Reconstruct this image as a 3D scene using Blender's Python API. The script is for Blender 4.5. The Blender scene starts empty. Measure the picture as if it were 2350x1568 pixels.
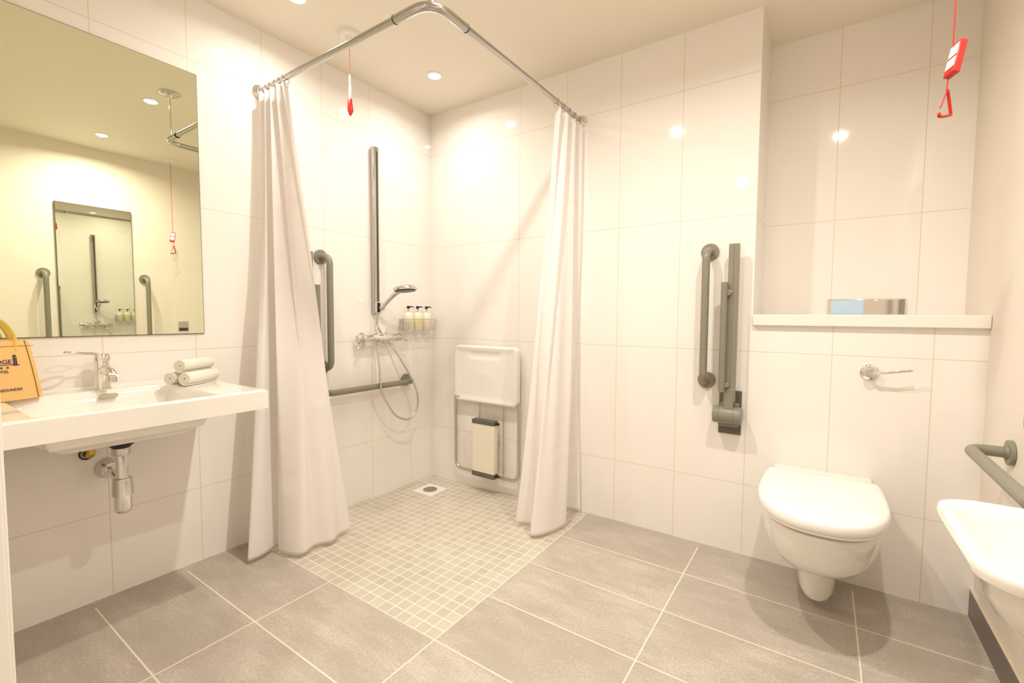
import bpy, bmesh, math, random
from mathutils import Vector, Matrix
random.seed(7)
S = bpy.context.scene
PI = math.pi

# ------------------------------------------------------------------ camera
cam_d = bpy.data.cameras.new('camera'); cam = bpy.data.objects.new('camera', cam_d)
S.collection.objects.link(cam); S.camera = cam
cam_d.sensor_width = 36.0; cam_d.sensor_fit = 'HORIZONTAL'
cam_d.lens = 1046.27 / 2350 * 36.0
cam_d.clip_start = 0.02
yaw, pitch, roll = -0.5995, -0.0555, 0.0061
fwd = Vector((math.sin(yaw)*math.cos(pitch), math.cos(yaw)*math.cos(pitch), math.sin(pitch)))
rt = Vector((math.cos(yaw), -math.sin(yaw), 0)); up = rt.cross(fwd)
r2 = rt*math.cos(roll) + up*math.sin(roll); u2 = -rt*math.sin(roll) + up*math.cos(roll)
M = Matrix((r2, u2, -fwd)).transposed().to_4x4(); M.translation = Vector((2.2021, -2.2475, 1.0703))
cam.matrix_world = M

# ------------------------------------------------------------------ world, exposure
w = bpy.data.worlds.new('world'); S.world = w; w.use_nodes = True
w.node_tree.nodes['Background'].inputs[0].default_value = (1, .93, .82, 1)
w.node_tree.nodes['Background'].inputs[1].default_value = 0.3
S.view_settings.view_transform = 'Standard'; S.view_settings.look = 'None'
S.view_settings.gamma = 1; S.view_settings.exposure = 2.15
S.view_settings.use_curve_mapping = False
S.cycles.max_bounces = 16; S.cycles.diffuse_bounces = 8; S.cycles.glossy_bounces = 6
LIGHT_COL = (1.0, .925, .83); LIGHT_W = 25.0; LIGHT_SIZE = .024

# ------------------------------------------------------------------ materials
def mat(name, col, rough=.5, metal=0, **k):
    m = bpy.data.materials.new(name); m.use_nodes = True
    b = m.node_tree.nodes['Principled BSDF']
    b.inputs['Base Color'].default_value = (*col, 1); b.inputs['Roughness'].default_value = rough
    b.inputs['Metallic'].default_value = metal
    for kk, v in k.items(): b.inputs[kk.replace('_', ' ')].default_value = v
    return m
class NT:
    def __init__(s, m): s.t = m.node_tree; s.m = m; s.b = s.t.nodes['Principled BSDF']
    def n(s, typ, **k):
        x = s.t.nodes.new(typ)
        for a, v in k.items(): setattr(x, a, v)
        return x
    def val(s, v): return v
    def put(s, sock, v):
        if hasattr(v, 'is_linked') or isinstance(v, bpy.types.NodeSocket): s.t.links.new(v, sock)
        else: sock.default_value = v
    def math(s, op, a, b=0.0, c=None):
        x = s.n('ShaderNodeMath', operation=op); s.put(x.inputs[0], a); s.put(x.inputs[1], b)
        if c is not None: s.put(x.inputs[2], c)
        return x.outputs[0]
    def mix(s, f, a, b):
        x = s.n('ShaderNodeMix', data_type='RGBA'); s.put(x.inputs[0], f)
        for i, v in ((6, a), (7, b)):
            if isinstance(v, tuple): v = (*v, 1) if len(v) == 3 else v
            s.put(x.inputs[i], v)
        return x.outputs[2]
    def noise(s, vec, scale, detail=3, rough=.5):
        x = s.n('ShaderNodeTexNoise'); s.put(x.inputs['Vector'], vec)
        x.inputs['Scale'].default_value = scale; x.inputs['Detail'].default_value = detail; x.inputs['Roughness'].default_value = rough
        return x.outputs['Fac']
    def scale(s, vec, sc):
        x = s.n('ShaderNodeMapping'); s.put(x.inputs['Vector'], vec); x.inputs['Scale'].default_value = sc
        return x.outputs[0]
    def pos(s):
        g = s.n('ShaderNodeNewGeometry'); sp = s.n('ShaderNodeSeparateXYZ'); s.t.links.new(g.outputs['Position'], sp.inputs[0])
        return g.outputs['Position'], sp.outputs
    def bump(s, h, strength, dist=.002):
        x = s.n('ShaderNodeBump'); s.put(x.inputs['Height'], h); x.inputs['Strength'].default_value = strength; x.inputs['Distance'].default_value = dist
        s.t.links.new(x.outputs[0], s.b.inputs['Normal'])
    def line(s, p, off, per, wid):      # 1 on a joint line, 0 inside a tile; also tile index
        q = s.math('DIVIDE', s.math('SUBTRACT', p, off), per)
        r = s.math('ROUND', q); d = s.math('ABSOLUTE', s.math('SUBTRACT', q, r))
        return s.math('LESS_THAN', d, wid/2/per), s.math('FLOOR', q), s.math('MULTIPLY', d, per)

TILE = (.83, .795, .755); GROUT = (.68, .62, .52)
def tile_wall(name, axis, off, per, zoff=.3217, keep=''):
    m = mat(name, TILE, .05); t = NT(m); P, c = t.pos()
    l1, i1, _ = t.line(c[axis], off, per, .0030); l2, i2, _ = t.line(c[2], zoff, .6, .0030)
    if keep == 'back': l1 = t.math('MULTIPLY', l1, t.math('MULTIPLY', t.math('GREATER_THAN', c[0], .6), t.math('MAXIMUM', t.math('LESS_THAN', c[0], 1.9), t.math('LESS_THAN', c[2], 1.04))))
    if keep == 'left': l1 = t.math('MULTIPLY', l1, t.math('MAXIMUM', t.math('LESS_THAN', c[1], -.3), t.math('LESS_THAN', c[2], .3217)))
    g = t.math('MAXIMUM', l1, l2)
    nz = t.noise(P, 1.7, 2)
    base = t.mix(nz, (.83, .80, .765), (.88, .855, .825))
    t.put(t.b.inputs['Base Color'], t.mix(g, base, GROUT))
    t.put(t.b.inputs['Roughness'], t.math('ADD', t.math('MULTIPLY', g, .6), .05))
    inv = t.math('SUBTRACT', 1.0, g)
    wav = t.math('MULTIPLY', t.noise(P, 5.0, 1), .22)
    t.bump(t.math('ADD', inv, wav), .22, .0015)
    return m
M_tileA = tile_wall('glazed_wall_tile_left', 1, -.1914, .3041, keep='left')
M_tileB = tile_wall('glazed_wall_tile_back', 0, .1050, .3041, keep='back')
M_tileR = tile_wall('glazed_wall_tile_recess', 0, 2.2250, .3041)
def painted(name, col):
    m = mat(name, col, .55); t = NT(m); P, c = t.pos(); t.bump(t.noise(P, 260, 2), .06, .0006); return m
M_paint = painted('cream_wall_paint', (.83, .77, .695))
M_ceil = painted('ceiling_paint', (.82, .765, .66))
M_trim = mat('white_gloss_trim_paint', (.82, .80, .76), .3)

def floor_mat():
    m = mat('grey_stone_floor_tile', (.4, .37, .34), .38); t = NT(m); P, c = t.pos()
    x, y = c[0], c[1]
    l1, ix, _ = t.line(x, .022, .5776, .0048); l2, iy, _ = t.line(y, -.0215, .2925, .0048)
    big = t.math('MULTIPLY', t.math('MAXIMUM', l1, l2), t.math('MULTIPLY', t.math('LESS_THAN', y, -.05), t.math('GREATER_THAN', x, .05)))
    m1, jx, _ = t.line(x, 1.1773, .0484, .0038); m2, jy, _ = t.line(y, -1.1925, .0484, .0038)
    mos = t.math('MAXIMUM', m1, m2)
    inside = t.math('MULTIPLY', t.math('LESS_THAN', x, 1.1770), t.math('GREATER_THAN', y, -1.1922))
    def rnd(a, b):
        cb = t.n('ShaderNodeCombineXYZ'); t.put(cb.inputs[0], a); t.put(cb.inputs[1], b)
        wn = t.n('ShaderNodeTexWhiteNoise'); t.t.links.new(cb.outputs[0], wn.inputs[0]); return wn.outputs['Value']
    rb, rm = rnd(ix, iy), rnd(jx, jy)
    # streaks along each tile, offset per tile, fine speckle and pale veins
    cb = t.n('ShaderNodeCombineXYZ'); t.put(cb.inputs[0], t.math('ADD', t.math('MULTIPLY', x, 4.5), t.math('MULTIPLY', rb, 37)))
    t.put(cb.inputs[1], t.math('ADD', t.math('MULTIPLY', y, 15), t.math('MULTIPLY', rb, 11)))
    st = t.noise(cb.outputs[0], 1.0, 6, .62)
    sp = t.noise(P, 260, 2, .75); sp2 = t.noise(P, 90, 3, .65); cl = t.noise(P, 4.5, 3)
    f = t.math('ADD', t.math('MULTIPLY', st, .85), t.math('MULTIPLY', cl, .55)); f = t.math('ADD', f, t.math('MULTIPLY', rb, .13))
    f = t.math('ADD', t.math('SUBTRACT', f, .66), t.math('MULTIPLY', t.math('SUBTRACT', sp, .5), 1.5))
    f = t.math('ADD', f, t.math('MULTIPLY', t.math('SUBTRACT', sp2, .5), .8))
    f = t.n('ShaderNodeClamp').outputs[0] if False else t.math('MINIMUM', t.math('MAXIMUM', f, 0.0), 1.0)
    bigc = t.mix(f, FLOOR_D, FLOOR_L)
    bigc = t.mix(big, bigc, (.78, .71, .56))
    fm = t.math('ADD', t.math('MULTIPLY', rm, .45), t.math('MULTIPLY', cl, .6))
    mosc = t.mix(fm, MOS_D, MOS_L)
    mosc = t.mix(mos, mosc, (.84, .775, .64))
    t.put(t.b.inputs['Base Color'], t.mix(inside, bigc, mosc))
    g = t.math('ADD', t.math('MULTIPLY', big, t.math('SUBTRACT', 1.0, inside)), t.math('MULTIPLY', mos, inside))
    t.bump(t.math('SUBTRACT', t.math('MULTIPLY', sp, .3), g), .3, .0015)
    return m
FLOOR_D = (.40, .355, .305); FLOOR_L = (.80, .74, .66); MOS_D = (.46, .415, .345); MOS_L = (.62, .575, .49)
M_floor = floor_mat()
def skirt_mat():
    m = mat('dark_stone_skirting', (.16, .14, .12), .4); t = NT(m); P, c = t.pos()
    st = t.noise(t.scale(P, (2, 3, 30)), 1.6, 5, .6)
    t.put(t.b.inputs['Base Color'], t.mix(st, (.10, .085, .07), (.24, .20, .17))); return m
M_skirt = skirt_mat()
M_seal = mat('cream_sealant_bead', (.62, .56, .44), .5)
M_cer = mat('white_ceramic', (.83, .815, .77), .07, Coat_Weight=.5, Coat_Roughness=.03)
M_lid = mat('white_lid_plastic', (.86, .84, .81), .16)
M_solid = mat('white_shelf_laminate', (.84, .80, .755), .3)
M_chr = mat('polished_chrome', (.80, .79, .77), .07, 1)
M_chr2 = mat('satin_chrome', (.66, .65, .63), .22, 1)
M_blk = mat('black_rubber', (.012, .011, .010), .5)
M_slot = mat('dark_groove', (.05, .047, .042), .35)
M_gry = mat('grey_green_coated_rail', (.235, .225, .175), .36)
M_gryd = mat('dark_grey_plastic', (.12, .11, .085), .5)
M_mir = mat('silvered_mirror_glass', (.80, .83, .66), .0, 1)
M_mir2 = mat('plain_mirror_glass', (.88, .90, .84), .0, 1)
M_edge = mat('mirror_edge', (.16, .14, .09), .3)
M_red = mat('red_plastic', (.52, .014, .007), .35)
M_whp = mat('white_plastic', (.82, .80, .76), .35)
M_cream = mat('cream_plastic', (.78, .74, .62), .35)
M_brass = mat('brass_fitting', (.62, .40, .07), .25, 1)
M_cop = mat('copper_pipe', (.70, .30, .13), .3, 1)
M_pole = mat('brushed_grey_chrome', (.50, .485, .455), .16, 1)
M_steel = mat('warm_steel_tube', (.62, .57, .47), .28, 1)
M_blue = mat('painted_blue_reflection', (.50, .68, .88), .15, 0)  # flat blue standing in for a reflection on the flush plate
M_bot = mat('cream_lotion_bottle', (.84, .80, .66), .3)
M_lab = mat('yellow_bottle_label', (.80, .72, .36), .5)
M_labw = mat('pale_bottle_label', (.80, .76, .62), .5)
M_ink = mat('dark_blue_print', (.035, .02, .075), .7)
M_olive = mat('olive_slot_insert', (.30, .28, .15), .4)
M_clear = mat('clear_tube', (.85, .83, .80), .25)
M_bin = mat('dark_brown_grey_bin', (.045, .037, .03), .4)
M_door = mat('pale_blue_door_paint', (.45, .60, .74), .4)
def fabric(name, col, sc, trans=0.0, bump=.3, dist=.002):
    m = mat(name, col, .8); t = NT(m); P, c = t.pos()
    t.bump(t.noise(P, sc, 3, .6), bump, dist)
    if trans:
        tr = t.n('ShaderNodeBsdfTranslucent'); tr.inputs[0].default_value = (*col, 1)
        mx = t.n('ShaderNodeMixShader'); mx.inputs[0].default_value = trans
        o = t.t.nodes['Material Output']; t.t.links.new(t.b.outputs[0], mx.inputs[1]); t.t.links.new(tr.outputs[0], mx.inputs[2]); t.t.links.new(mx.outputs[0], o.inputs[0])
    return m
M_towel = fabric('cream_terry_towelling', (.85, .82, .72), 700, 0, .9, .0025)
M_curt = fabric('white_shower_curtain_cloth', (.95, .93, .92), 22, .42, .30, .004)
M_jute = fabric('yellow_jute_cloth', (.74, .47, .17), 900, 0, .6, .001)
M_jute2 = fabric('pale_yellow_jute_handle', (.78, .58, .12), 700, 0, .6, .001)
M_stitch = mat('dark_stitching', (.20, .12, .02), .8)
M_emit = bpy.data.materials.new('lit_lamp_lens'); M_emit.use_nodes = True
_n = M_emit.node_tree; _n.nodes.clear(); _e = _n.nodes.new('ShaderNodeEmission'); _o = _n.nodes.new('ShaderNodeOutputMaterial')
_e.inputs[0].default_value = (*LIGHT_COL, 1); _e.inputs[1].default_value = 10; _n.links.new(_e.outputs[0], _o.inputs[0])

# ------------------------------------------------------------------ object helpers
def wloc(o):
    v = Vector((0, 0, 0))
    while o: v += o.location; o = o.parent
    return v
def tag(o, label=None, cat=None, group=None, kind=None):
    if label: o['label'] = label
    if cat: o['category'] = cat
    if group: o['group'] = group
    if kind: o['kind'] = kind
    return o
def thing(name, loc, label, cat, group=None):
    o = bpy.data.objects.new(name, None); S.collection.objects.link(o); o.location = loc; o.empty_display_size = .05
    return tag(o, label, cat, group)
def B(): return bmesh.new()
def obj(name, bm, m, parent=None, smooth=True, sub=0, label=None, bevel=0):
    bmesh.ops.remove_doubles(bm, verts=bm.verts, dist=1e-6)
    bmesh.ops.recalc_face_normals(bm, faces=bm.faces)
    if parent: off = wloc(parent)
    else:
        xs = [v.co for v in bm.verts]
        off = Vector(((min(v.x for v in xs)+max(v.x for v in xs))/2, (min(v.y for v in xs)+max(v.y for v in xs))/2, min(v.z for v in xs)))
    bmesh.ops.translate(bm, verts=bm.verts, vec=-off)
    me = bpy.data.meshes.new(name); bm.to_mesh(me); bm.free()
    o = bpy.data.objects.new(name, me); S.collection.objects.link(o)
    if parent: o.parent = parent
    else: o.location = off
    me.materials.append(m)
    if smooth:
        for p in me.polygons: p.use_smooth = True
        me.set_sharp_from_angle(angle=math.radians(38))
    if bevel:
        b = o.modifiers.new('bevel', 'BEVEL'); b.width = bevel; b.segments = 3; b.limit_method = 'ANGLE'; b.angle_limit = math.radians(50)
    if sub:
        s = o.modifiers.new('sub', 'SUBSURF'); s.levels = sub; s.render_levels = sub
    if label: o['label'] = label
    return o
def box(bm, a, b, mtx=None):
    x0, y0, z0 = a; x1, y1, z1 = b
    vs = [bm.verts.new(c) for c in ((x0,y0,z0),(x1,y0,z0),(x1,y1,z0),(x0,y1,z0),(x0,y0,z1),(x1,y0,z1),(x1,y1,z1),(x0,y1,z1))]
    for f in ((0,3,2,1),(4,5,6,7),(0,1,5,4),(1,2,6,5),(2,3,7,6),(3,0,4,7)): bm.faces.new([vs[i] for i in f])
    if mtx: bmesh.ops.transform(bm, matrix=mtx, verts=vs)
    return bm
def loft(bm, rings, cap0=True, cap1=True, closed=True):
    R = [[bm.verts.new(p) for p in r] for r in rings]; n = len(R[0])
    for a, b in zip(R, R[1:]):
        for i in range(n if closed else n-1):
            j = (i+1) % n; bm.faces.new((a[i], a[j], b[j], b[i]))
    if cap0: bm.faces.new(R[0][::-1])
    if cap1: bm.faces.new(R[-1])
    return bm
def frame_of(d):
    d = d.normalized(); u = d.orthogonal().normalized(); return u, d.cross(u)
def tube(bm, pts, r, seg=16, closed=False, flat=1.0):
    pts = [Vector(p) for p in pts]; n = len(pts); rs = r if isinstance(r, (list, tuple)) else [r]*n
    rings = []; u = None
    for i, p in enumerate(pts):
        if closed: d = pts[(i+1) % n]-pts[i-1]
        else: d = pts[min(i+1, n-1)]-pts[max(i-1, 0)]
        d.normalize()
        if u is None: u, v = frame_of(d)
        else:
            u = (u - d*u.dot(d)).normalized(); v = d.cross(u)
        rings.append([p + u*math.cos(2*PI*k/seg)*rs[i] + v*math.sin(2*PI*k/seg)*rs[i]*flat for k in range(seg)])
    if closed: rings.append(rings[0])
    return loft(bm, rings, not closed, not closed)
def fillet(pts, r, seg=8):
    pts = [Vector(p) for p in pts]; out = [pts[0]]
    for a, b, c in zip(pts, pts[1:], pts[2:]):
        d1 = (a-b); d2 = (c-b); rr = min(r, d1.length*.49, d2.length*.49) if False else r
        p0 = b + d1.normalized()*rr; p2 = b + d2.normalized()*rr
        for k in range(seg+1):
            t = k/seg; out.append(p0*(1-t)**2 + b*2*t*(1-t) + p2*t*t)
    out.append(pts[-1]); return out
def catmull(pts, per=8, closed=False):
    P = [Vector(p) for p in pts]; n = len(P); out = []
    rng = range(n if closed else n-1)
    for i in rng:
        g = (lambda k: P[k % n]) if closed else (lambda k: P[max(0, min(n-1, k))])
        a, b, c, d = g(i-1), g(i), g(i+1), g(i+2)
        for k in range(per):
            t = k/per; out.append(.5*((2*b)+(c-a)*t+(2*a-5*b+4*c-d)*t*t+(3*b-a-3*c+d)*t**3))
    if not closed: out.append(P[-1])
    return out
def lathe(bm, prof, c, axis=(0, 0, 1), seg=32, cap=True):
    ax = Vector(axis).normalized(); u, v = frame_of(ax); c = Vector(c)
    rings = [[c + ax*h + (u*math.cos(2*PI*k/seg)+v*math.sin(2*PI*k/seg))*max(r, 1e-5) for k in range(seg)] for r, h in prof]
    return loft(bm, rings, cap, cap)
def rrect(cx, cy, hx, hy, r, seg=6):
    out = []
    for sx, sy, a0 in ((1, 1, 0), (-1, 1, PI/2), (-1, -1, PI), (1, -1, 3*PI/2)):
        for k in range(seg+1):
            a = a0 + PI/2*k/seg; out.append((cx+sx*(hx-r)+r*math.cos(a), cy+sy*(hy-r)+r*math.sin(a)))
    return out
def smooth(e0, e1, x):
    t = max(0, min(1, (x-e0)/(e1-e0))); return t*t*(3-2*t)
def struct(name, bm, m, **k): return tag(obj(name, bm, m, **k), kind='structure')

# ------------------------------------------------------------------ room shell
XR, YF, ZC, REC = 2.680, -3.30, 2.385, .360
def fz(x, y):
    d = math.hypot(x-.20, y+.20)
    inx = smooth(1.16, .25, x) if True else 0; iny = smooth(-1.18, -.3, y)
    return -.028*inx*iny
bm = B(); nx, ny = 60, 72
xs = [-.02 + (1.2)*i/40 for i in range(41)] + [1.18+.1*i for i in range(1, 17)]
ys = [.02 - 1.22*i/40 for i in range(41)] + [-1.2-.1*i for i in range(1, 23)]
V = [[bm.verts.new((x, y, fz(x, y))) for y in ys] for x in xs]
for i in range(len(xs)-1):
    for j in range(len(ys)-1): bm.faces.new((V[i][j], V[i][j+1], V[i+1][j+1], V[i+1][j]))
top = bm.faces[:]
ext = bmesh.ops.extrude_face_region(bm, geom=top)
bmesh.ops.translate(bm, verts=[v for v in ext['geom'] if isinstance(v, bmesh.types.BMVert)], vec=(0, 0, -.12))
struct('floor', bm, M_floor)
struct('wall_left', box(B(), (-.10, YF, -.12), (0, REC, ZC)), M_tileA, smooth=False)
bm = B(); box(bm, (0, 0, -.12), (1.944, REC+.1, ZC)); struct('wall_back', bm, M_tileB, smooth=False)
struct('wall_boxing', box(B(), (1.944, 0, -.12), (XR, REC, 1.037)), M_tileB, smooth=False)
struct('wall_recess', box(B(), (1.944, REC, -.12), (XR, REC+.1, ZC)), M_tileR, smooth=False)
struct('wall_right', box(B(), (XR, YF, -.12), (XR+.1, REC+.1, ZC)), M_paint, smooth=False)
struct('ceiling', box(B(), (-.10, YF-.1, ZC), (XR+.1, REC+.1, ZC+.1)), M_ceil, smooth=False)
struct('wall_front', box(B(), (0, -2.30, 0), (1.14, -2.135, ZC)), M_paint, smooth=False)
struct('wall_corridor', box(B(), (-.1, YF-.1, -.12), (XR+.1, YF, ZC)), M_paint, smooth=False)
bm = B(); box(bm, (1.14, -2.31, 0), (1.20, -2.126, 2.1)); box(bm, (1.10, -2.135, 0), (1.185, -2.120, 2.1))
struct('trim_1', bm, M_trim, bevel=.003)
bm = B(); box(bm, (XR-.010, -2.1, 0), (XR, 0, .098)); struct('baseboard_right', bm, M_skirt, smooth=False)
tag(obj('trim_2', box(B(), (XR-.0105, -2.1, .098), (XR, 0, .1015)), M_seal, smooth=False), kind='structure')
# shelf over the boxing
t = thing('ledge_shelf', (2.32, .17, 1.037), 'white ledge shelf across the tiled boxing above the toilet', 'shelf')
obj('shelf_board', box(B(), (1.946, -.022, 1.037), (XR-.001, REC-.001, 1.084)), M_solid, t, bevel=.003)

# ------------------------------------------------------------------ downlights
def downlight(x, y, label, energy=1.0):
    t = thing('ceiling_downlight', (x, y, ZC), label, 'ceiling light', 'recessed ceiling downlights')
    obj('trim_ring', lathe(B(), [(.030, -.001), (.034, -.005), (.043, -.004), (.045, 0), (.030, 0)], (x, y, ZC), cap=False), M_trim, t)
    obj('lens', lathe(B(), [(.030, -.002), (.020, -.006), (.001, -.007)], (x, y, ZC), seg=24, cap=False), M_emit, t)
    ld = bpy.data.lights.new('lamp', 'AREA'); ld.energy = LIGHT_W*energy*.130; ld.color = LIGHT_COL
    ld.shape = 'DISK'; ld.size = LIGHT_SIZE*2; ld.spread = math.radians(162)
    lo = bpy.data.objects.new('lamp', ld); S.collection.objects.link(lo); lo.parent = t; lo.location = (0, 0, -.0085)
downlight(.392, -.367, 'recessed downlight glowing over the shower corner', .28)
downlight(.350, -1.134, 'recessed downlight over the shower curtain by the long basin', .29)
downlight(1.300, -1.122, 'recessed downlight in the room centre, nearer the curtain pole, seen in the big mirror', 1.1)
downlight(2.250, -1.122, 'recessed downlight in front of the toilet, seen lower in the big mirror', 1.1)
downlight(1.500, -2.700, 'added fill downlight behind the camera, out of view', .9)  # unseen lamp added in the corridor as broad fill from the camera side

# ------------------------------------------------------------------ big mirror, small mirror
t = thing('wall_mirror', (.006, -1.75, .987), 'large frameless wall mirror above the long basin', 'mirror')
obj('backing', box(B(), (0, -2.120, .987), (.006, -1.377, 2.067)), M_edge, t, smooth=False)
obj('glass', box(B(), (.0062, -2.1195, .990), (.009, -1.380, 2.0640)), M_mir, t, smooth=False)
t = thing('wall_mirror', (XR-.01, -1.08, .80), 'narrow upright mirror between two grab bars, seen reflected in the big mirror', 'mirror')
obj('backing', box(B(), (XR-.018, -1.315, .80), (XR, -.850, 1.925)), M_edge, t, smooth=False)
obj('glass', box(B(), (XR-.020, -1.312, .803), (XR-.0182, -.853, 1.922)), M_mir2, t, smooth=False)

# ------------------------------------------------------------------ long basin
def basin_big():
    t = thing('washbasin', (.27, -1.75, .64), 'long white rectangular washbasin with wide right ledge under the big mirror', 'washbasin')
    x0, x1, y0, y1 = 0.0, .548, -2.118, -1.392; zt, zb = .800, .732
    nx, ny = 78, 104; bm = B()
    def bowl(x, y, gx0, gx1, gy0, gy1, sx=.05, sy=.05):
        return smooth(gx0, gx0+sx, x)*smooth(gx1, gx1-sx*.8, x)*smooth(gy0, gy0+sy, y)*smooth(gy1, gy1-sy, y)
    X = [x0+(x1-x0)*i/nx for i in range(nx+1)]; Y = [y0+(y1-y0)*j/ny for j in range(ny+1)]
    def top(x, y):
        z = zt - .105*bowl(x, y, .105, .528, -1.985, -1.545, .055, .035)
        z += .006*smooth(.022, .012, x)
        e = min(x1-x, y1-y, y-y0); z -= .006*(1-smooth(0, .008, e))
        return z
    def bot(x, y):
        return zb - .076*bowl(x, y, .05, .50, -2.03, -1.47, .16, .14)
    T = [[bm.verts.new((x, y, top(x, y))) for y in Y] for x in X]; Bt = [[bm.verts.new((x, y, bot(x, y))) for y in Y] for x in X]
    for i in range(nx):
        for j in range(ny):
            bm.faces.new((T[i][j], T[i+1][j], T[i+1][j+1], T[i][j+1])); bm.faces.new((Bt[i][j], Bt[i][j+1], Bt[i+1][j+1], Bt[i+1][j]))
    for i in range(nx):
        bm.faces.new((T[i][0], Bt[i][0], Bt[i+1][0], T[i+1][0])); bm.faces.new((T[i][ny], T[i+1][ny], Bt[i+1][ny], Bt[i][ny]))
    for j in range(ny):
        bm.faces.new((T[0][j], T[0][j+1], Bt[0][j+1], Bt[0][j])); bm.faces.new((T[nx][j], Bt[nx][j], Bt[nx][j+1], T[nx][j+1]))
    obj('bowl', bm, M_cer, t)
    # overflow slot on the rear slope
    c = Vector((.135, -1.735, .7815)); m = Matrix.Translation(c) @ Matrix.Rotation(math.radians(62), 4, 'Y')
    bm = B(); o = rrect(0, 0, .008, .026, .0078)
    loft(bm, [[m @ Vector((px, py, h)) for px, py in o] for h in (-.002, .0035)]); obj('overflow_slot', bm, M_olive, t, label='olive grey overflow slot')
    bm = lathe(B(), [(.032, -.001), (.032, .002), (.028, .005), (.001, .006)], (.27, -1.735, .693)); obj('waste_plug', bm, M_chr, t)
    return t
basin_big()

def tap():
    x, y, z = .068, -1.732, .800
    t = thing('basin_tap', (x, y, z), 'chrome mixer tap with long looped lever on the long basin', 'tap')
    obj('body', lathe(B(), [(.0265, 0), (.0265, .004), (.0225, .006), (.0215, .10), (.0235, .103), (.0235, .118), (.017, .128), (.001, .129)], (x, y, z)), M_chr, t)
    bm = B(); tube(bm, catmull([(x+.005, y, z+.062), (x+.035, y+.002, z+.070), (x+.068, y+.004, z+.064), (x+.088, y+.005, z+.050)], 6), [.019, .018]+[.017]*15+[.015, .0145], 18)
    obj('spout', bm, M_chr, t)
    obj('aerator', lathe(B(), [(.012, 0), (.013, .012), (.012, .020)], (x+.088, y+.005, z+.032)), M_chr2, t)
    lv = B(); A = Vector((x, y, z+.126))
    tube(lv, catmull([A+Vector((0, 0, -.004)), A+Vector((.006, -.022, .003)), A+Vector((.010, -.045, .006))], 5), .0055, 10, flat=.6)
    d = Vector((.02, -.05, .0065)); s = Vector((.012, .005, 0)); c0 = A+Vector((.010, -.045, .006))
    loop = [c0, c0+d*.35+s, c0+d*.8+s, c0+d*1.15, c0+d*.8-s, c0+d*.35-s]
    tube(lv, catmull(loop, 6, True), .0036, 10, closed=True)
    obj('lever', lv, M_chr2, t)
tap()

def trap():
    x, y = .225, -1.730
    t = thing('bottle_trap', (x, y, .38), 'chrome bottle trap under the long basin running to the wall', 'waste trap')
    obj('washer', lathe(B(), [(.024, .612), (.034, .622), (.039, .631), (.038, .637), (.02, .660)], (x, y, 0)), M_blk, t, label='black rubber washer')
    obj('waste_nut', lathe(B(), [(.024, .586), (.0255, .588), (.0255, .612), (.022, .615)], (x, y, 0), seg=10), M_chr2, t)
    obj('tail_pipe', lathe(B(), [(.0185, .50), (.0185, .592)], (x, y, 0)), M_chr, t)
    obj('collar', lathe(B(), [(.019, .508), (.026, .506), (.028, .497), (.030, .45), (.031, .448), (.026, .446)], (x, y, 0), seg=24), M_chr2, t)
    obj('bottle', lathe(B(), [(.0255, .47), (.026, .40), (.023, .390), (.015, .384), (.001, .382)], (x, y, 0)), M_chr, t)
    bm = B(); tube(bm, fillet([(x, y, .488), (x-.10, y+.006, .494), (.002, -1.716, .494)], .03), .0155); obj('wall_pipe', bm, M_chr, t)
    obj('wall_rosette', lathe(B(), [(.036, .0005), (.036, .012), (.030, .028), (.026, .052), (.017, .054)], (0, -1.716, .494), (1, 0, 0)), M_chr2, t)
    s = thing('pipe_fitting', (.03, -1.756, .56), 'small brass elbow fitting with short copper pipe beneath the long basin', 'pipe fitting')
    obj('elbow', tube(B(), fillet([(.001, -1.771, .560), (.036, -1.766, .560), (.036, -1.766, .590)], .012), .0125, 12), M_brass, s)
    obj('nut', lathe(B(), [(.016, .583), (.0165, .585), (.0165, .603), (.015, .605)], (.036, -1.766, 0), seg=6), M_brass, s)
    obj('copper_stub', tube(B(), [(.036, -1.766, .600), (.036, -1.766, .690)], .0085, 12), M_cop, s, label='copper pipe stub')
    obj('wall_ring', lathe(B(), [(.017, .0005), (.022, .001), (.022, .004), (.017, .005)], (0, -1.771, .560), (1, 0, 0), cap=False), M_blk, s)
trap()

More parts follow.
